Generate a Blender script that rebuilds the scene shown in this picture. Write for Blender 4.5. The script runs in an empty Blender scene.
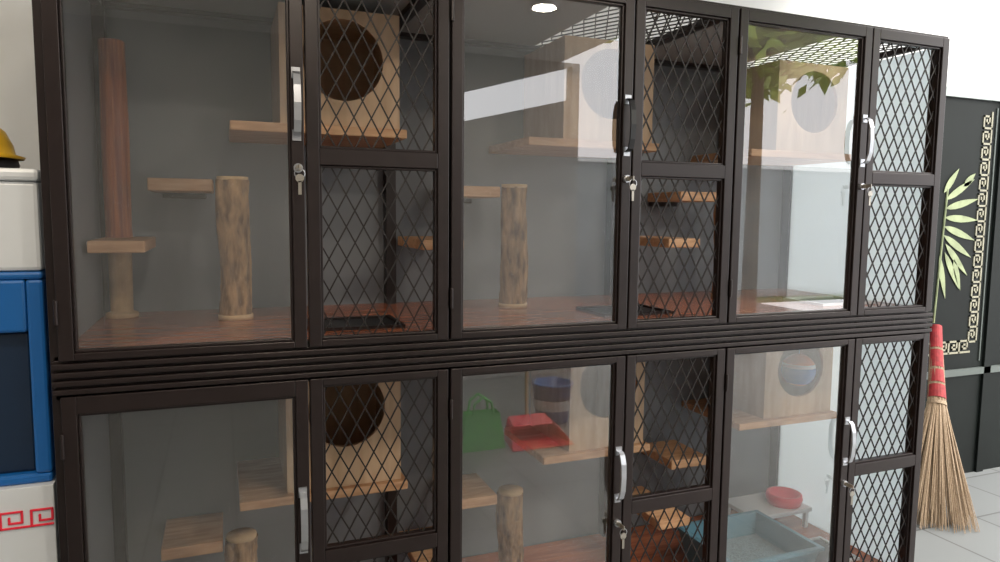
import bpy, bmesh, math, random
from mathutils import Vector, Matrix, Euler
random.seed(7)
S = bpy.context.scene
try:
    S.view_settings.view_transform = 'Standard'
    S.view_settings.look = 'None'
    S.view_settings.exposure = 0.0
except Exception: pass
COL = S.collection

# ---------------------------------------------------------------- materials
def _new(name):
    m = bpy.data.materials.new(name); m.use_nodes = True
    nt = m.node_tree
    return m, nt, nt.nodes.get('Principled BSDF'), nt.nodes.get('Material Output')
def mat(name, col, rough=0.6, metal=0.0, var=0.12, scale=8.0, bump=0.0, stretch=(1,1,1), col2=None, detail=4, spec=0.5):
    m, nt, b, o = _new(name)
    tc = nt.nodes.new('ShaderNodeTexCoord'); mp = nt.nodes.new('ShaderNodeMapping')
    mp.inputs['Scale'].default_value = stretch
    nz = nt.nodes.new('ShaderNodeTexNoise'); nz.inputs['Scale'].default_value = scale; nz.inputs['Detail'].default_value = detail
    rp = nt.nodes.new('ShaderNodeValToRGB')
    c2 = col2 if col2 else tuple(max(0, c*(1-var*2)) for c in col)
    rp.color_ramp.elements[0].position = 0.32; rp.color_ramp.elements[1].position = 0.68
    rp.color_ramp.elements[0].color = (*c2, 1); rp.color_ramp.elements[1].color = (*col, 1)
    nt.links.new(tc.outputs['Object'], mp.inputs['Vector']); nt.links.new(mp.outputs['Vector'], nz.inputs['Vector'])
    nt.links.new(nz.outputs['Fac'], rp.inputs['Fac']); nt.links.new(rp.outputs['Color'], b.inputs['Base Color'])
    b.inputs['Roughness'].default_value = rough; b.inputs['Metallic'].default_value = metal
    b.inputs['Specular IOR Level'].default_value = spec
    if bump:
        bp = nt.nodes.new('ShaderNodeBump'); bp.inputs['Strength'].default_value = bump; bp.inputs['Distance'].default_value = 0.01
        nt.links.new(nz.outputs['Fac'], bp.inputs['Height']); nt.links.new(bp.outputs['Normal'], b.inputs['Normal'])
    return m
M_FRAME = mat('dark_bronze_aluminium', (0.021,0.0125,0.0115), 0.33, 0.25, 0.1, 20)
M_WIRE  = mat('dark_mesh_wire', (0.018,0.014,0.013), 0.5, 0.3, 0.1, 20)
M_BACK  = mat('grey_composite_panel', (0.205,0.218,0.238), 0.45, 0, 0.05, 2)
M_ROOF  = mat('roof_panel', (0.40,0.41,0.41), 0.5, 0, 0.06, 2)
M_BOARD = mat('light_pine_board', (0.66,0.40,0.23), 0.55, 0, 0.15, 6, 0.1, (1.2,9,9), (0.46,0.24,0.12))
M_PLY   = mat('plywood', (0.62,0.43,0.28), 0.6, 0, 0.1, 5, 0.05, (7,7,1), (0.51,0.33,0.20))
M_FLOORW= mat('red_brown_laminate', (0.44,0.15,0.07), 0.22, 0, 0.15, 5, 0.0, (1,10,1), (0.28,0.08,0.04))
M_BARK  = mat('bark', (0.47,0.28,0.14), 0.9, 0, 0.3, 42, 1.0, (1,1,0.35), (0.11,0.055,0.025), 8)
M_CUT   = mat('cut_wood', (0.68,0.46,0.26), 0.7, 0, 0.15, 20)
M_REFLPOST = mat('orange_brown_reflection_post', (0.58,0.17,0.05), 0.5, 0, 0.2, 9, 0.2, (9,9,0.4), (0.26,0.06,0.025))
M_CHROME= mat('brushed_aluminium', (0.50,0.51,0.54), 0.32, 0.85, 0.05, 30)
M_BRASS = mat('key_metal', (0.5,0.46,0.4), 0.3, 0.9, 0.1, 30)
M_BLACK = mat('black_plastic', (0.010,0.010,0.012), 0.4, 0, 0.1, 10)
M_WALL  = mat('white_plaster', (0.88,0.88,0.87), 0.8, 0, 0.02, 3, 0.05)
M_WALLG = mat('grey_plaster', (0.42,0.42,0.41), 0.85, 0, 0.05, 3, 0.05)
M_CEIL  = mat('ceiling_paint', (0.70,0.70,0.68), 0.8, 0, 0.03, 2)
M_SCREEN= mat('black_lacquer', (0.006,0.009,0.008), 0.6, 0, 0.2, 4, spec=.2)
M_GOLD  = mat('gold_inlay', (0.36,0.34,0.25), 0.6, 0.0, 0.1, 10)
M_LEAF  = mat('painted_bamboo_leaf', (0.38,0.44,0.24), 0.6, 0, 0.2, 12)
M_TRIM  = mat('pale_green_trim', (0.11,0.13,0.12), 0.5, 0, 0.08, 6)
M_TRIMW = mat('pale_cap_trim', (0.45,0.50,0.48), 0.5, 0, 0.08, 6)
M_BLUE  = mat('blue_plastic', (0.01,0.13,0.42), 0.35, 0, 0.08, 4)
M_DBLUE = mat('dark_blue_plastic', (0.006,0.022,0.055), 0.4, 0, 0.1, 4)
M_WHITE = mat('white_plastic', (0.68,0.70,0.72), 0.35, 0, 0.03, 4)
M_YEL   = mat('yellow_plastic', (0.85,0.50,0.02), 0.3, 0, 0.05, 4)
M_RED   = mat('red_plastic', (0.85,0.02,0.05), 0.35, 0, 0.08, 5)
M_RBAND = mat('red_binding', (0.40,0.03,0.035), 0.7, 0, 0.2, 40)
M_GREEN = mat('green_bag_fabric', (0.12,0.75,0.12), 0.7, 0, 0.15, 9)
M_TRAY  = mat('teal_plastic', (0.09,0.20,0.26), 0.35, 0, 0.05, 4)
M_LITTER= mat('cat_litter', (0.20,0.28,0.32), 0.95, 0, 0.2, 120, 0.6)
M_STRAW = mat('palm_rib_bristle', (0.46,0.34,0.23), 0.7, 0, 0.3, 30, 0, (8,8,1), (0.25,0.17,0.10))
M_ORANGE= mat('orange_plastic', (0.70,0.20,0.05), 0.35, 0, 0.05, 5)
M_GLEAF = mat('tree_leaf', (0.58,0.68,0.14), 0.6, 0, 0.3, 2, 0, (1,1,1), (0.20,0.34,0.04))
M_TRUNK = mat('tree_bark', (0.2,0.14,0.09), 0.9, 0, 0.3, 8, 0.6)
M_GRASS = mat('grass', (0.14,0.2,0.06), 0.95, 0, 0.3, 3)
M_REFLWALL = mat('reflection_wall_plaster', (0.34,0.36,0.37), 0.9, 0, 0.08, 1)

def glass_mat():
    m, nt, b, o = _new('door_glass')
    nt.nodes.remove(b)
    tr = nt.nodes.new('ShaderNodeBsdfTransparent'); tr.inputs['Color'].default_value = (0.96,0.965,0.955,1)
    gl = nt.nodes.new('ShaderNodeBsdfGlossy'); gl.inputs['Roughness'].default_value = 0.0
    df = nt.nodes.new('ShaderNodeBsdfDiffuse'); df.inputs['Color'].default_value = (0.8,0.78,0.73,1)
    lw = nt.nodes.new('ShaderNodeLayerWeight'); lw.inputs['Blend'].default_value = 0.5
    pw = nt.nodes.new('ShaderNodeMath'); pw.operation='POWER'; pw.inputs[1].default_value = 4
    ma = nt.nodes.new('ShaderNodeMath'); ma.operation='MULTIPLY_ADD'; ma.inputs[1].default_value=0.7; ma.inputs[2].default_value=0.175
    nt.links.new(lw.outputs['Facing'], pw.inputs[0]); nt.links.new(pw.outputs[0], ma.inputs[0])
    mx = nt.nodes.new('ShaderNodeMixShader'); nt.links.new(ma.outputs[0], mx.inputs['Fac'])
    nt.links.new(tr.outputs[0], mx.inputs[1]); nt.links.new(gl.outputs[0], mx.inputs[2])
    tc = nt.nodes.new('ShaderNodeTexCoord'); nz = nt.nodes.new('ShaderNodeTexNoise'); nz.inputs['Scale'].default_value=3; nz.inputs['Detail'].default_value=5
    mr = nt.nodes.new('ShaderNodeMapRange'); mr.inputs['From Min'].default_value=.35; mr.inputs['From Max'].default_value=.7; mr.inputs['To Min'].default_value=.01; mr.inputs['To Max'].default_value=.04
    nt.links.new(tc.outputs['Object'], nz.inputs['Vector']); nt.links.new(nz.outputs['Fac'], mr.inputs['Value'])
    m2 = nt.nodes.new('ShaderNodeMixShader'); nt.links.new(mr.outputs[0], m2.inputs['Fac'])
    nt.links.new(mx.outputs[0], m2.inputs[1]); nt.links.new(df.outputs[0], m2.inputs[2])
    nt.links.new(m2.outputs[0], o.inputs['Surface'])
    return m
M_GLASS = glass_mat()
def frosted():
    m, nt, b, o = _new('frosted_polycarbonate')
    nt.nodes.remove(b)
    tl = nt.nodes.new('ShaderNodeBsdfTranslucent'); tl.inputs['Color'].default_value=(0.80,0.85,0.87,1)
    df = nt.nodes.new('ShaderNodeBsdfDiffuse'); df.inputs['Color'].default_value=(0.76,0.80,0.82,1)
    mx = nt.nodes.new('ShaderNodeMixShader'); mx.inputs[0].default_value=.55
    nt.links.new(df.outputs[0], mx.inputs[1]); nt.links.new(tl.outputs[0], mx.inputs[2]); nt.links.new(mx.outputs[0], o.inputs['Surface'])
    return m
M_FROST = frosted()
def tiles():
    m, nt, b, o = _new('grey_floor_tiles')
    tc = nt.nodes.new('ShaderNodeTexCoord')
    br = nt.nodes.new('ShaderNodeTexBrick'); br.offset=0; br.inputs['Scale'].default_value=1.0
    br.inputs['Brick Width'].default_value=.4; br.inputs['Row Height'].default_value=.4; br.inputs['Mortar Size'].default_value=.006
    br.inputs['Color1'].default_value=(.23,.24,.24,1); br.inputs['Color2'].default_value=(.20,.21,.21,1); br.inputs['Mortar'].default_value=(.11,.11,.11,1)
    nt.links.new(tc.outputs['Object'], br.inputs['Vector']); nt.links.new(br.outputs['Color'], b.inputs['Base Color'])
    b.inputs['Roughness'].default_value=.45
    return m
M_TILE = tiles()
def emis(name,c,s):
    m, nt, b, o = _new(name); b.inputs['Emission Color'].default_value=(*c,1); b.inputs['Emission Strength'].default_value=s
    b.inputs['Base Color'].default_value=(*c,1); return m
M_LAMP = emis('lamp_diffuser',(1,.97,.9),3)

# ---------------------------------------------------------------- mesh builder
class MB:
    def __init__(s): s.v=[]; s.f=[]; s.m=[]; s.mats=[]
    def mi(s,m):
        if m not in s.mats: s.mats.append(m)
        return s.mats.index(m)
    def box(s,x0,x1,y0,y1,z0,z1,m):
        i=len(s.v); k=s.mi(m)
        s.v += [(x0,y0,z0),(x1,y0,z0),(x1,y1,z0),(x0,y1,z0),(x0,y0,z1),(x1,y0,z1),(x1,y1,z1),(x0,y1,z1)]
        for q in ((0,3,2,1),(4,5,6,7),(0,1,5,4),(1,2,6,5),(2,3,7,6),(3,0,4,7)):
            s.f.append(tuple(i+a for a in q)); s.m.append(k)
    def tube(s,p0,p1,r0,m,r1=None,n=8,cap=True):
        p0=Vector(p0);p1=Vector(p1); r1=r0 if r1 is None else r1
        d=(p1-p0); 
        if d.length<1e-6: return
        d.normalize(); a=d.orthogonal().normalized(); b=d.cross(a)
        i=len(s.v);k=s.mi(m)
        for p,r in ((p0,r0),(p1,r1)):
            for j in range(n):
                t=2*math.pi*j/n; s.v.append(tuple(p+a*(r*math.cos(t))+b*(r*math.sin(t))))
        for j in range(n):
            s.f.append((i+j,i+(j+1)%n,i+n+(j+1)%n,i+n+j)); s.m.append(k)
        if cap:
            s.f.append(tuple(i+j for j in reversed(range(n)))); s.m.append(k)
            s.f.append(tuple(i+n+j for j in range(n))); s.m.append(k)
    def lathe(s,prof,c,m,n=28,sq=None):
        i=len(s.v);k=s.mi(m)
        for r,z in prof:
            for j in range(n):
                t=2*math.pi*j/n; s.v.append((c[0]+r*math.cos(t)*(sq or 1),c[1]+r*math.sin(t),c[2]+z))
        for a in range(len(prof)-1):
            for j in range(n):
                s.f.append((i+a*n+j,i+a*n+(j+1)%n,i+(a+1)*n+(j+1)%n,i+(a+1)*n+j)); s.m.append(k)
    def poly(s,pts,m):
        i=len(s.v); s.v+= [tuple(p) for p in pts]; s.f.append(tuple(range(i,i+len(pts)))); s.m.append(s.mi(m))
    def prism(s,pts,off,m):
        n=len(pts); i=len(s.v); k=s.mi(m); off=Vector(off)
        s.v += [tuple(p) for p in pts]+[tuple(Vector(p)+off) for p in pts]
        s.f.append(tuple(i+j for j in range(n))); s.m.append(k)
        s.f.append(tuple(i+n+j for j in reversed(range(n)))); s.m.append(k)
        for j in range(n):
            s.f.append((i+j,i+n+j,i+n+(j+1)%n,i+(j+1)%n)); s.m.append(k)
    def obj(s,name,parent=None,bevel=0,smooth=False,origin=None,fixn=True):
        me=bpy.data.meshes.new(name)
        o3=Vector(origin) if origin else Vector((0,0,0))
        me.from_pydata([tuple(Vector(v)-o3) for v in s.v],[],s.f)
        for m in s.mats: me.materials.append(m)
        for p,k in zip(me.polygons,s.m): p.material_index=k; p.use_smooth=smooth
        if fixn:
            bm=bmesh.new(); bm.from_mesh(me); bmesh.ops.recalc_face_normals(bm,faces=bm.faces); bm.to_mesh(me); bm.free()
        o=bpy.data.objects.new(name,me); COL.objects.link(o); o.location=o3
        if parent: o.parent=parent; o.matrix_parent_inverse=Matrix()
        if bevel:
            b=o.modifiers.new('bevel','BEVEL'); b.width=bevel; b.segments=2; b.limit_method='ANGLE'
        return o
def empty(name):
    e=bpy.data.objects.new(name,None); COL.objects.link(e); return e

# ---------------------------------------------------------------- room
b=MB(); b.box(-2.0,9,-9,0.9,-0.1,0,M_TILE); b.obj('floor')
b=MB(); b.box(-2.0,9,0.9,1.02,0,4.2,M_WALL); b.obj('wall_back')
b=MB(); b.box(-2.1,-2.0,-4.3,1.02,0,4.2,M_WALLG); b.obj('wall_left')
b=MB()
wy0,wy1=-4.32,-4.2
def wpoly(pts): b.prism([(p[0],wy0,p[1]) for p in pts],(0,wy1-wy0,0),M_WALLG)
wpoly([(-2,0),(1.9,0),(1.9,3),(-2,3)]); wpoly([(3.12,0),(3.2,0),(3.2,3),(3.12,3)])
wpoly([(1.9,0),(3.12,0),(3.12,2.66),(1.9,2.36)]); wpoly([(1.9,2.62),(3.12,2.97),(3.12,3),(1.9,3)])
b.obj('wall_front')
b=MB(); b.box(-2.0,3.0,-4.3,0.9,3.0,3.1,M_CEIL); b.obj('ceiling')
b=MB(); b.box(-40,40,-60,-9,-0.14,-0.04,M_GRASS); b.obj('ground')
b=MB(); b.box(-2,16,-9.3,-9.15,-.04,2.5,M_REFLWALL); b.box(-2,16,-9.34,-9.11,2.5,2.58,M_WALL)  # unseen wall added to smooth the skyline mirrored in the panes
b.obj('added_reflection_wall')

for (lx,ly,en) in ((2.07,-2.59,42),(0.3,-2.3,26),(-1.0,-1.0,22)):  # first is the downlight mirrored in the glass; the other two are added fill
    b=MB(); b.lathe([(.0,-.012),(.075,-.012)],(lx,ly,3.0),M_LAMP); b.lathe([(.075,-.012),(.078,-.02),(.095,-.016),(.1,0)],(lx,ly,3.0),M_WHITE)
    dl=b.obj('ceiling_downlight_and_fill',smooth=True,origin=(lx,ly,3.0))
    L=bpy.data.lights.new('downlight_and_fill_bulb','AREA'); L.shape='DISK'; L.size=.16; L.energy=en; L.color=(1,.88,.72)
    lo=bpy.data.objects.new('downlight_and_fill_bulb',L); COL.objects.link(lo); lo.parent=dl; lo.location=(0,0,-.03)

# ---------------------------------------------------------------- cabinet
cab=empty('cat_cage_cabinet')
X0=-0.42; W=1.0; DEP=0.78
TIERS=((0.07,1.10,0.045,0.583),(1.185,2.24,1.205,1.700))   # z bottom, z top, content base, mid rail
CBO={(0,0):-.055,(0,1):-.035,(0,2):0,(1,0):0,(1,1):0,(1,2):0}
ZTOP=2.245
fr=MB(); gl=MB(); ms=MB(); bk=MB(); fl=MB(); br=MB(); fx=MB(); hw=MB()
xr=X0+3*W+.004
def diamonds(mb,u0,u1,v0,v1,P,w=.0475,h=.088,r=.0027):
    sl=h/w
    hu=u1-u0; hv=v1-v0
    for sgn in (1,-1):
        k=-int(hv/h)-2
        while k*w < hu+hv/sl+w:
            c=k*w
            va,vb=0.0,hv
            if sgn>0: va=max(va,(0-c)*sl); vb=min(vb,(hu-c)*sl)
            else: va=max(va,(c-hu)*sl); vb=min(vb,c*sl)
            if vb-va>0.003:
                p0=P(u0+c+sgn*va/sl,v0+va); p1=P(u0+c+sgn*vb/sl,v0+vb)
                mb.tube(p0,p1,r,M_WIRE,n=4,cap=False)
            k+=1
for i in range(4):
    px=X0+i*W
    fa,fb=(px-.008,px+.045) if i==0 else ((px-.022,px+.004) if i==3 else (px-.02,px+.02))
    fr.box(fa,fb,0,.03,0,ZTOP,M_FRAME)
    fr.box(fa,fb,DEP-.05,DEP,0,ZTOP,M_FRAME)
for (zb,zt,cb,zm) in TIERS:
    for (y0,y1) in ((0,.03),(DEP-.045,DEP)):
        fr.box(X0,xr,y0,y1,zb-.02 if zb>1 else 0,zb+.01,M_FRAME)
        fr.box(X0,xr,y0,y1,zt-.015,zt+.004,M_FRAME)
    for i in range(4):
        px=X0+i*W; a,c=(px,px+.04) if i==0 else ((px-.022,px+.004) if i==3 else (px-.02,px+.02))
        fr.box(a,c,.03,DEP-.04,zt-.018,zt+.004,M_FRAME); fr.box(a,c,.03,DEP-.04,zb-.02,zb+.01,M_FRAME)
    fl.box(X0+.01,xr-.012,.03,DEP-.01,zb-.01,zb+.012,M_FLOORW)
bb,bt=TIERS[0][1],TIERS[1][0]
fr.box(X0,xr,-.012,.03,bb,bt,M_FRAME)
for k in range(4):
    z=bb+.004+k*.021
    fr.box(X0,xr,-.034,-.01,z,z+.013,M_FRAME)
fr.box(X0,xr,-.02,.03,0,.07,M_FRAME)
fr.box(X0,xr,-.02,.03,ZTOP-.008,ZTOP+.004,M_FRAME)
def door(x0,x1,z0,z1,zm,kind,rb,rt):
    st=.033; y0,y1=-.032,-.002
    fr.box(x0,x0+st,y0,y1,z0,z1,M_FRAME); fr.box(x1-st,x1,y0,y1,z0,z1,M_FRAME)
    fr.box(x0+st,x1-st,y0,y1,z0,z0+rb,M_FRAME); fr.box(x0+st,x1-st,y0,y1,z1-rt,z1,M_FRAME)
    q=.007; a0,a1,c0,c1=x0+st,x1-st,z0+rb,z1-rt
    def bead(c0,c1):
        fr.box(a0,a0+q,y0+.008,y1,c0,c1,M_FRAME); fr.box(a1-q,a1,y0+.008,y1,c0,c1,M_FRAME)
        fr.box(a0,a1,y0+.008,y1,c0,c0+q,M_FRAME); fr.box(a0,a1,y0+.008,y1,c1-q,c1,M_FRAME)
    if kind=='glass':
        bead(c0,c1)
        gl.poly([(a0,-.015,c0),(a1,-.015,c0),(a1,-.015,c1),(a0,-.015,c1)],M_GLASS)
    else:
        fr.box(x0+st,x1-st,y0,y1,zm-.022,zm+.022,M_FRAME)
        for (d0,d1) in ((c0,zm-.022),(zm+.022,c1)):
            bead(d0,d1)
            diamonds(ms,a0,a1,d0,d1,lambda u,v:(u,-.014,v))
    for hz in (z0+.12,z1-.12):
        if kind=='glass': fr.tube((x0,-.036,hz-.03),(x0,-.036,hz+.03),.005,M_FRAME)
def handle(x,z,m=None):
    m=m or M_CHROME
    L=.080; pts=[(-L,0),(-L,.012),(-L*.9,.022),(-L*.55,.032),(0,.035),(L*.55,.032),(L*.9,.022),(L,.012),(L,0)]
    w=.009; t=.006
    for j in range(len(pts)-1):
        a0,d0=pts[j];a1,d1=pts[j+1]
        p=[(x-w,-.032-d0,z+a0),(x-w,-.032-d0-t,z+a0*1.02),(x-w,-.032-d1-t,z+a1*1.02),(x-w,-.032-d1,z+a1)]
        hw.prism(p,(2*w,0,0),m)
    for e in (-L,L): hw.box(x-.011,x+.011,-.037,-.031,z+e-.014,z+e+.014,M_CHROME)
def lock(x,z):
    hw.tube((x,-.03,z),(x,-.042,z),.012,M_CHROME,n=16); hw.tube((x,-.042,z),(x,-.052,z),.008,M_BRASS,n=12)
    hw.box(x-.0015,x+.0015,-.078,-.05,z-.007,z+.007,M_BRASS)
    n=14
    for j in range(n):
        a=2*math.pi*j/n;c=2*math.pi*(j+1)/n
        hw.tube((x+.013*math.cos(a),-.074,z-.016+.013*math.sin(a)),(x+.013*math.cos(c),-.074,z-.016+.013*math.sin(c)),.0013,M_CHROME,n=5)
    hw.tube((x,-.0755,z-.028),(x,-.0725,z-.028),.011,M_BRASS,n=12); hw.box(x-.004,x+.004,-.0755,-.0725,z-.07,z-.035,M_BRASS)
for ti,(zb,zt,cb,zm) in enumerate(TIERS):
    rb,rt=(.033,.020) if ti==0 else (.018,.036)
    for i in range(3):
        x0=X0+i*W
        door(x0+.004+(.012 if i==0 else 0),x0+.597,zb+.002,zt-.002,zm,'glass',rb,rt+(.024 if (ti==0 and i==0) else 0))
        door(x0+.603,x0+.996,zb+.002,zt-.002,zm,'mesh',rb,rt)
        hz=1.832 if ti else .705
        handle(x0+.578,hz,M_BLACK if (ti==1 and i==1) else None); lock(x0+.58,hz-.165)
bk.box(X0,xr,DEP,DEP+.012,0.02,ZTOP,M_BACK)
bk.box(X0,X0+.008,.03,DEP,.02,ZTOP-.02,M_BACK)
bk.box(X0,X0+1.6,.0,DEP,ZTOP-.004,ZTOP+.004,M_ROOF); bk.box(X0+2.0,X0+2.6,.0,DEP,ZTOP-.004,ZTOP+.004,M_ROOF)
fs=MB(); fs.box(xr-.012,xr-.004,.03,DEP-.05,.07,ZTOP-.03,M_FROST)
for i in (1,2):
    diamonds(ms,X0+i*W+.6,X0+(i+1)*W-.02,.045,DEP-.045,lambda u,v:(u,v,ZTOP-.005))
for ti,(zb,zt,cb0,zm) in enumerate(TIERS):
    for i in range(3):
        cb=cb0+CBO[(ti,i)]
        x0=X0+i*W
        px0=x0+(.50 if (ti==0 and i==1) else .42)
        br.box(px0,x0+.975,.37,DEP-.001,cb+.596,cb+.626,M_BOARD)
        br.box(x0+.175,x0+.365,.50,.75,cb+.410,cb+.450,M_BOARD)
        br.box(x0+.20,x0+.34,.75,DEP-.001,cb+.39,cb+.41,M_FRAME)
        br.box(x0+.024,x0+.175,.36,DEP-.055,cb+.222,cb+.258,M_BOARD)
        hx0,hx1,hy0,hy1=x0+.64,x0+.90,.17,.36; zf=zb+.012
        fx.box(hx0,hx1,hy0,hy1,zf,zf+.004,M_BLACK)
        fm=M_WHITE if i==2 else M_FRAME
        for q in ((hx0-.014,hx1+.014,hy0-.014,hy0),(hx0-.014,hx1+.014,hy1,hy1+.014),(hx0-.014,hx0,hy0,hy1),(hx1,hx1+.014,hy0,hy1)):
            fx.box(*q,zf,zf+.010,fm)
# round orange-brown post inside the first upper cell, standing in for a pane reflection
pc=(X0+.072,.66,TIERS[1][0]+.012)
br.lathe([(0,0),(.05,0),(.05,.015),(.034,.02),(.036,.25)],pc,M_CUT,n=24)
br.lathe([(.036,.25),(.041,.26),(.039,.30),(.042,.6),(.038,.9),(.0,.905)],pc,M_REFLPOST,n=24)
fr.obj('frame_and_doors',cab,bevel=.0022)
gl.obj('glass_panes',cab,fixn=False); ms.obj('diamond_mesh_wires',cab); bk.obj('back_and_side_panels',cab)
fs.obj('frosted_end_panel',cab); fl.obj('cell_floor_boards',cab); br.obj('shelf_boards_and_reflection_post',cab,bevel=.004)
fx.obj('floor_hatches',cab); hw.obj('handles_locks_and_keys',cab)

def house(x0,x1,y0,y1,z0,z1,hx,hz,r):
    b=MB(); t=.014
    cs=[math.atan2(zz-hz,xx-hx) for xx in (x0,x1) for zz in (z0,z1)]
    ang=sorted([2*math.pi*j/48-math.pi for j in range(48)]+cs)
    inner=[];outer=[]
    for a in ang:
        c,s_=math.cos(a),math.sin(a)
        inner.append((hx+r*c,hz+r*s_))
        tt=1e9
        if abs(c)>1e-9: tt=min(tt,((x1 if c>0 else x0)-hx)/c)
        if abs(s_)>1e-9: tt=min(tt,((z1 if s_>0 else z0)-hz)/s_)
        outer.append((hx+tt*c,hz+tt*s_))
    n=len(ang)
    for j in range(n):
        k=(j+1)%n
        A,B,C,D=inner[j],inner[k],outer[k],outer[j]
        for yy in (y0,y0+t): b.poly([(p[0],yy,p[1]) for p in (A,B,C,D)],M_PLY)
        b.poly([(A[0],y0,A[1]),(B[0],y0,B[1]),(B[0],y0+t,B[1]),(A[0],y0+t,A[1])],M_BOARD)
        b.poly([(D[0],y0,D[1]),(C[0],y0,C[1]),(C[0],y0+t,C[1]),(D[0],y0+t,D[1])],M_PLY)
    b.box(x0,x0+t,y0+t,y1,z0,z1,M_PLY); b.box(x1-t,x1,y0+t,y1,z0,z1,M_PLY)
    b.box(x0+t,x1-t,y0+t,y1,z1-t,z1,M_PLY); b.box(x0+t,x1-t,y0+t,y1,z0,z0+.008,M_PLY)
    b.box(x0+t,x1-t,y1-.008,y1,z0+.008,z1-t,M_PLY)
    return b.obj('cat_house')
for ti,(zb,zt,cb0,zm) in enumerate(TIERS):
    for i in range(3):
        cb=cb0+CBO[(ti,i)]
        x0=X0+i*W
        sx=.05 if (ti==0 and i==1) else 0
        h=house(x0+.57+sx,x0+.955,.395,.765,cb+.627,cb0+1.0,x0+.77+sx*.4,cb0+.84,.13)
        if ti==0 and i==2:
            b=MB(); R=.074; cx,cz=x0+.80,cb+.82
            prof=[(R*math.sin(math.pi*k/14),-R*math.cos(math.pi*k/14)) for k in range(15)]
            b.lathe(prof[:4],(cx,.44,cz),M_ORANGE); b.lathe(prof[3:9],(cx,.44,cz),M_BLUE); b.lathe(prof[8:10],(cx,.44,cz),M_WHITE); b.lathe(prof[9:],(cx,.44,cz),M_ORANGE)
            b.tube((cx,.44,cz+R),(cx,.44,cb+.985),.002,M_WHITE)
            b.obj('hanging_ball_toy',h,smooth=True)
        b=MB(); cx,cy=x0+.425,.51; N=44; K=34; z0=zb+.013; z1=cb+.45
        rnd=random.Random(i*3+ti); ph=[rnd.uniform(0,6.28) for _ in range(6)]
        i0=len(b.v); k=b.mi(M_BARK)
        for a in range(K+1):
            f=a/K
            for j in range(N):
                t=2*math.pi*j/N
                r=.048*(1+.05*math.sin(2*t+ph[0]+f*2)+.04*math.sin(5*t+ph[1]+4*f)+.045*math.sin(9*t+ph[2]+9*f)*math.sin(14*f+ph[3])+.05*math.sin(5*f+ph[4])+rnd.uniform(-.035,.035))
                b.v.append((cx+r*math.cos(t)+.004*math.sin(6*f),cy+r*math.sin(t),z0+.014+(z1-z0-.014)*f))
        for a in range(K):
            for j in range(N):
                b.f.append((i0+a*N+j,i0+a*N+(j+1)%N,i0+(a+1)*N+(j+1)%N,i0+(a+1)*N+j)); b.m.append(k)
        b.lathe([(.047,0),(.049,.004),(.049,.014),(0,.016)],(cx,cy,z1-.004),M_CUT,n=32)
        b.lathe([(0,0),(.055,0),(.055,.016),(.0,.016)],(cx,cy,z0-.001),M_CUT,n=32)
        b.obj('scratching_log',smooth=True)

def tray(name,x0,x1,y0,y1,z,h,m):
    b=MB()
    ring=lambda dx,zz:[(x0+dx,y0+dx,zz),(x1-dx,y0+dx,zz),(x1-dx,y1-dx,zz),(x0+dx,y1-dx,zz)]
    L=[ring(.035,z),ring(.0,z+h-.012),ring(-.012,z+h-.012),ring(-.012,z+h),ring(.008,z+h),ring(.04,z+.012)]
    for a in range(len(L)-1):
        for j in range(4):
            b.poly([L[a][j],L[a][(j+1)%4],L[a+1][(j+1)%4],L[a+1][j]],m)
    b.poly(L[0],m); b.poly(ring(.028,z+h*.45),M_LITTER)
    return b.obj(name,bevel=0)
zf=TIERS[0][0]+.0125
tray('litter_tray',X0+2.16,X0+2.58,.06,.42,zf,.16,M_TRAY)
b=MB(); b.box(2.20,2.54,.47,.70,zf+.08,zf+.10,M_WHITE)
for px in (2.21,2.51):
    for py in (.48,.67): b.box(px,px+.02,py,py+.02,zf,zf+.08,M_WHITE)
b.obj('feeding_stand',bevel=.003)
b=MB(); b.lathe([(0,.0),(.075,.0),(.085,.03),(.08,.05),(.07,.05),(.06,.015),(0,.012)],(2.45,.56,zf+.101),M_RED); b.obj('cat_food_bowl',smooth=True)

# ---------------------------------------------------------------- left stack
b=MB(); b.box(-1.0,-.44,.03,.6,0,.865,M_WHITE)
for k in range(8):
    xx=-.49-k*.065; z=.765
    for (u0,v0,u1,v1) in ((0,0,0,.04),(0,.04,.045,.04),(.045,.04,.045,.012),(.045,.012,.018,.012),(.018,.012,.018,.026),(-.02,0,.045,0)):
        a0,a1=sorted((xx+u0,xx+u1)); c0,c1=sorted((z+v0,z+v1)); b.box(a0-.003,a1+.003,.026,.03,c0-.003,c1+.003,M_RED)
b.obj('white_chest',bevel=.008)
b=MB()
b.box(-.98,-.445,.05,.58,.865,.89,M_BLUE); b.box(-.98,-.445,.05,.58,1.38,1.40,M_BLUE)
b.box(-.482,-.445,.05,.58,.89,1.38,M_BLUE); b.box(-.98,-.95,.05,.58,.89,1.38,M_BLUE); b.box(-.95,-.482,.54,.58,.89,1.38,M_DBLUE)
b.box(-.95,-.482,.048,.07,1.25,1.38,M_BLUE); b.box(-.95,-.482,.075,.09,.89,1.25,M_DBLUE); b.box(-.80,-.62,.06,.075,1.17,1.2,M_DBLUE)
b.obj('blue_storage_drawer',bevel=.008)
b=MB(); b.box(-.98,-.445,.05,.56,1.401,1.62,M_WHITE); b.box(-.99,-.44,.04,.57,1.62,1.65,M_WHITE); b.box(-.78,-.66,.03,.05,1.57,1.63,M_WHITE)
b.obj('white_storage_box',bevel=.012)
b=MB(); c=(-.645,.20,1.65)
b.lathe([(.0,.0),(.125,.0),(.13,.015),(.125,.03),(.0,.03)],c,M_BLACK)
b.lathe([(.140,.03),(.143,.036),(.122,.042),(.118,.065),(.102,.10),(.07,.128),(.03,.138),(0,.14)],c,M_YEL,n=36)
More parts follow.
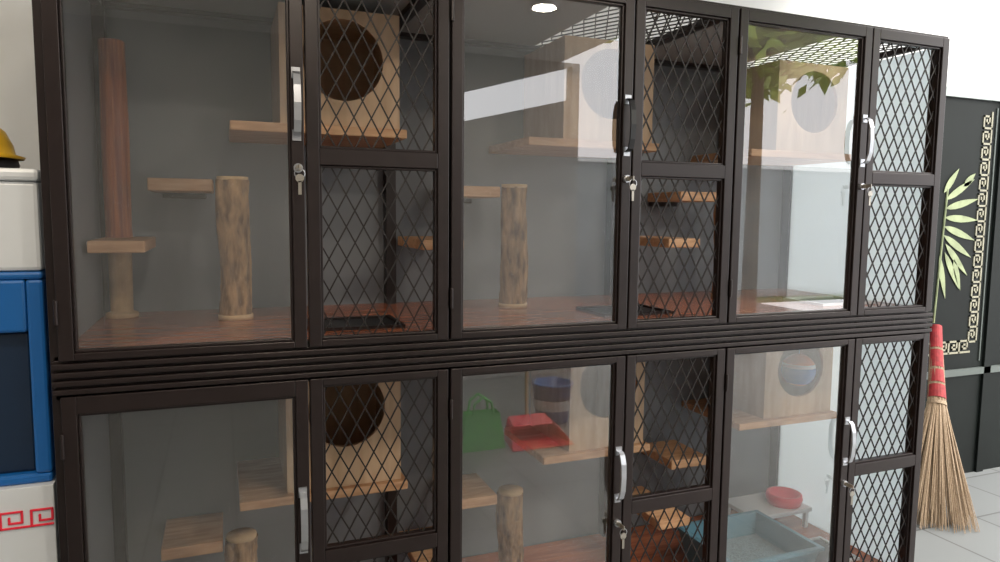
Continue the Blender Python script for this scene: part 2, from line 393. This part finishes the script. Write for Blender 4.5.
for dx in (-.03,0,.03): b.tube((c[0]+dx,c[1]-.07,c[2]+.126),(c[0]+dx,c[1]+.07,c[2]+.126),.008,M_YEL)
b.obj('yellow_safety_helmet',smooth=True)

# ---------------------------------------------------------------- right: lacquer screen wall
b=MB(); sy=.86
b.box(2.75,4.7,sy,.899,0.0,2.28,M_SCREEN)
b.box(2.75,4.7,sy-.015,sy,2.24,2.29,M_TRIMW)
b.box(2.75,4.7,sy-.015,sy,.62,.66,M_TRIM)
b.box(4.25,4.31,sy-.015,sy,0,2.24,M_SCREEN)
b.box(4.21,4.218,sy-.006,sy,.7,2.2,M_TRIM)
def seg(u0,v0,u1,v1,t=.0055):
    a0,a1=sorted((u0,u1)); c0,c1=sorted((v0,v1)); b.box(a0-t,a1+t,sy-.004,sy,c0-t,c1+t,M_GOLD)
key=[(0,0),(0,4),(4,4),(4,1.3),(1.7,1.3),(1.7,2.7),(2.8,2.7)]
cell=.017; VX=4.175
z=.82
while z<2.10:
    for (p,q) in zip(key[:-1],key[1:]): seg(VX-p[1]*cell,z+p[0]*cell,VX-q[1]*cell,z+q[0]*cell)
    seg(VX,z,VX,z+5.3*cell); z+=5.3*cell
x=2.95
while x<VX-.09:
    for (p,q) in zip(key[:-1],key[1:]): seg(x+p[0]*cell,.76+p[1]*cell,x+q[0]*cell,.76+q[1]*cell)
    seg(x,.76,x+5.3*cell,.76); x+=5.3*cell
def leaf(cx,cz,a,L,w):
    cx+=.09
    d=Vector((math.cos(a),0,math.sin(a))); p=Vector((-d.z,0,d.x)); c0=Vector((cx,sy-.003,cz))
    pts=[c0]+[c0+d*(L*f)+p*(w*math.sin(math.pi*f**.8)) for f in (.15,.3,.5,.7,.85)]+[c0+d*L]+[c0+d*(L*f)-p*(w*math.sin(math.pi*f**.8)) for f in (.85,.7,.5,.3,.15)]
    b.prism(pts,(0,-.002,0),M_LEAF)
for (lx,lz,a,L) in ((3.74,1.66,.5,.26),(3.74,1.61,.22,.28),(3.74,1.56,-.05,.28),(3.74,1.51,-.3,.28),(3.74,1.46,-.5,.28),(3.76,1.41,-.75,.28),(3.76,1.36,-1.0,.26),(3.72,1.70,.9,.18),(3.84,1.32,-1.2,.2),(3.72,1.34,-1.3,.26),(3.68,1.54,3.6,.2),(3.68,1.64,2.6,.2),(3.88,1.74,.7,.12)):
    leaf(lx,lz,a,L,.021)
b.tube((3.80,sy-.003,.95),(3.84,sy-.003,1.72),.006,M_LEAF,n=6)
b.obj('lacquered_bamboo_screen')

# palm-rib broom leaning on the screen
b=MB(); base=Vector((3.31,.40,0.0)); top=Vector((3.76,.81,.92)); ax=(top-base).normalized()
u=Vector((1,-.6,-.3)); u=(u-ax*u.dot(ax)).normalized(); w=ax.cross(u).normalized()
for k in range(460):
    a=random.uniform(0,2*math.pi); q=math.sqrt(random.random())
    s0=.026*q; 
    pt=top+u*(s0*math.cos(a))+w*(s0*math.sin(a))
    pm=top-ax*.45+u*(.045*q*math.cos(a))+w*(.04*q*math.sin(a))
    e=base+ax*random.uniform(-.06,.10)+u*(.20*q*math.cos(a)+random.uniform(-.02,.02))+w*(.08*q*math.sin(a))
    if e.z<.004: e.z=.004
    b.tube(pt,pm,.003,M_STRAW,n=4,cap=False); b.tube(pm,e,.003,M_STRAW,r1=.0013,n=4,cap=False)
def wrap(d0,d1,r0,r1,m): b.tube(top-ax*d0,top-ax*d1,r0,m,r1=r1,n=18)
wrap(-.02,.12,.030,.033,M_RBAND); wrap(.135,.24,.034,.037,M_RBAND); wrap(.255,.33,.037,.041,M_RBAND); wrap(.345,.42,.042,.046,M_RBAND)
wrap(.44,.46,.048,.049,M_STRAW)
b.obj('palm_rib_broom')

# ---------------------------------------------------------------- things standing behind the viewer (seen mirrored in the glass)
b=MB(); cx,cy=1.93,-2.34
b.prism([(cx-.22,cy+.16,0.002),(cx+.22,cy+.16,0.002),(cx+.17,cy-.13,0.002),(cx-.17,cy-.13,0.002)],(0,0,.008),M_RED)
b.prism([(cx-.17,cy-.13,.0),(cx+.17,cy-.13,.0),(cx+.14,cy-.14,.14),(cx-.14,cy-.14,.14)],(0,-.01,0),M_RED)
for s_ in (-1,1):
    b.prism([(cx+s_*.22,cy+.16,.0),(cx+s_*.17,cy-.13,.0),(cx+s_*.14,cy-.14,.14),(cx+s_*.17,cy+.02,.09)],(s_*.008,0,0),M_RED)
b.prism([(cx-.15,cy-.02,.1),(cx+.15,cy-.02,.1),(cx+.14,cy-.14,.145),(cx-.14,cy-.14,.145)],(0,0,.008),M_RED)
b.tube((cx,cy-.14,.12),(cx+.06,cy-.3,.75),.014,M_CUT); b.obj('red_dustpan',bevel=.003)
b=MB(); gx,gy=1.54,-2.36
lo=[(-.15,-.08),(.15,-.08),(.15,.08),(-.15,.08)]; hi=[(-.12,-.05),(.12,-.05),(.12,.05),(-.12,.05)]
P0=[(gx+a,gy+c,0.0) for a,c in lo]; P1=[(gx+a,gy+c,.24) for a,c in hi]
for j in range(4): b.poly([P0[j],P0[(j+1)%4],P1[(j+1)%4],P1[j]],M_GREEN)
b.poly(P0,M_GREEN); b.poly([(p[0],p[1],.18) for p in P1],M_GREEN)
for yy in (-.05,.05):
    pp=[(gx-.07,gy+yy,.23),(gx-.06,gy+yy,.31),(gx,gy+yy,.35),(gx+.06,gy+yy,.31),(gx+.07,gy+yy,.23)]
    for p,q in zip(pp[:-1],pp[1:]): b.tube(p,q,.009,M_GREEN)
b.obj('green_shopping_bag')
b=MB(); bx,by=2.26,-2.75
b.lathe([(0,0),(.12,0),(.15,.28),(.16,.28),(.16,.3),(.14,.3),(.11,.01),(0,.01)],(bx,by,0),M_BLUE); b.lathe([(.138,.10),(.149,.18)],(bx,by,0),M_WHITE)
for k in range(12):
    a=math.pi*k/12;c=math.pi*(k+1)/12
    b.tube((bx+.155*math.cos(a),by,.29+.13*math.sin(a)),(bx+.155*math.cos(c),by,.29+.13*math.sin(c)),.004,M_WHITE,n=6)
b.obj('blue_bucket',smooth=True)

def tree(x,y,rad,zc,nl,seed):
    rnd=random.Random(seed); b=MB()
    b.tube((x,y,0),(x,y,zc-.3),.10,M_TRUNK,r1=.07,n=10)
    for k in range(10):
        a=rnd.uniform(0,6.28); b.tube((x,y,zc-.4),(x+rad*.8*math.cos(a),y+rad*.8*math.sin(a),zc+rnd.uniform(-.1,.9)),.035,M_TRUNK,r1=.01,n=6)
    cl=[(rnd.uniform(-1,1)*rad*.9,rnd.uniform(-1,1)*rad*.9,zc+rnd.uniform(-.2,1.1)) for _ in range(44)]
    for k in range(nl):
        c=rnd.choice(cl); d=Vector((rnd.gauss(0,1),rnd.gauss(0,1),rnd.gauss(0,.8)))*rad*.17
        p=Vector((x+c[0],y+c[1],c[2]))+d
        a=Vector((rnd.uniform(-1,1),rnd.uniform(-1,1),rnd.uniform(-.8,.2))).normalized(); q=a.orthogonal().normalized()
        L=rnd.uniform(.14,.32); w_=L*.22
        b.poly([p,p+a*L*.5+q*w_,p+a*L,p+a*L*.5-q*w_],M_GLEAF)
    return b.obj('garden_tree',fixn=False)
tree(6.1,-5.05,1.25,3.72,8500,1)

# ---------------------------------------------------------------- world + sun
wd=bpy.data.worlds.new('overcast_sky'); S.world=wd; wd.use_nodes=True
nt=wd.node_tree; bg=nt.nodes.get('Background')
bg.inputs['Color'].default_value=(.98,.98,1.0,1); bg.inputs['Strength'].default_value=3.7
sl=bpy.data.lights.new('hazy_sun','SUN'); sl.energy=4; sl.angle=math.radians(25); sl.color=(1,.95,.86)
so=bpy.data.objects.new('hazy_sun',sl); COL.objects.link(so); so.location=(6,-5,8)
so.rotation_euler=(Vector((6,-6,7))).to_track_quat('Z','Y').to_euler()

# ---------------------------------------------------------------- camera
cd=bpy.data.cameras.new('camera'); cd.sensor_width=36; cd.lens=25.2; cd.clip_start=.02
co=bpy.data.objects.new('camera',cd); COL.objects.link(co)
R=Euler((math.pi/2-.0943,0,-.3768)).to_matrix() @ Matrix.Rotation(.0101,3,'Z')
co.rotation_euler=R.to_euler(); co.location=(-.028,-1.962,1.55)
S.camera=co
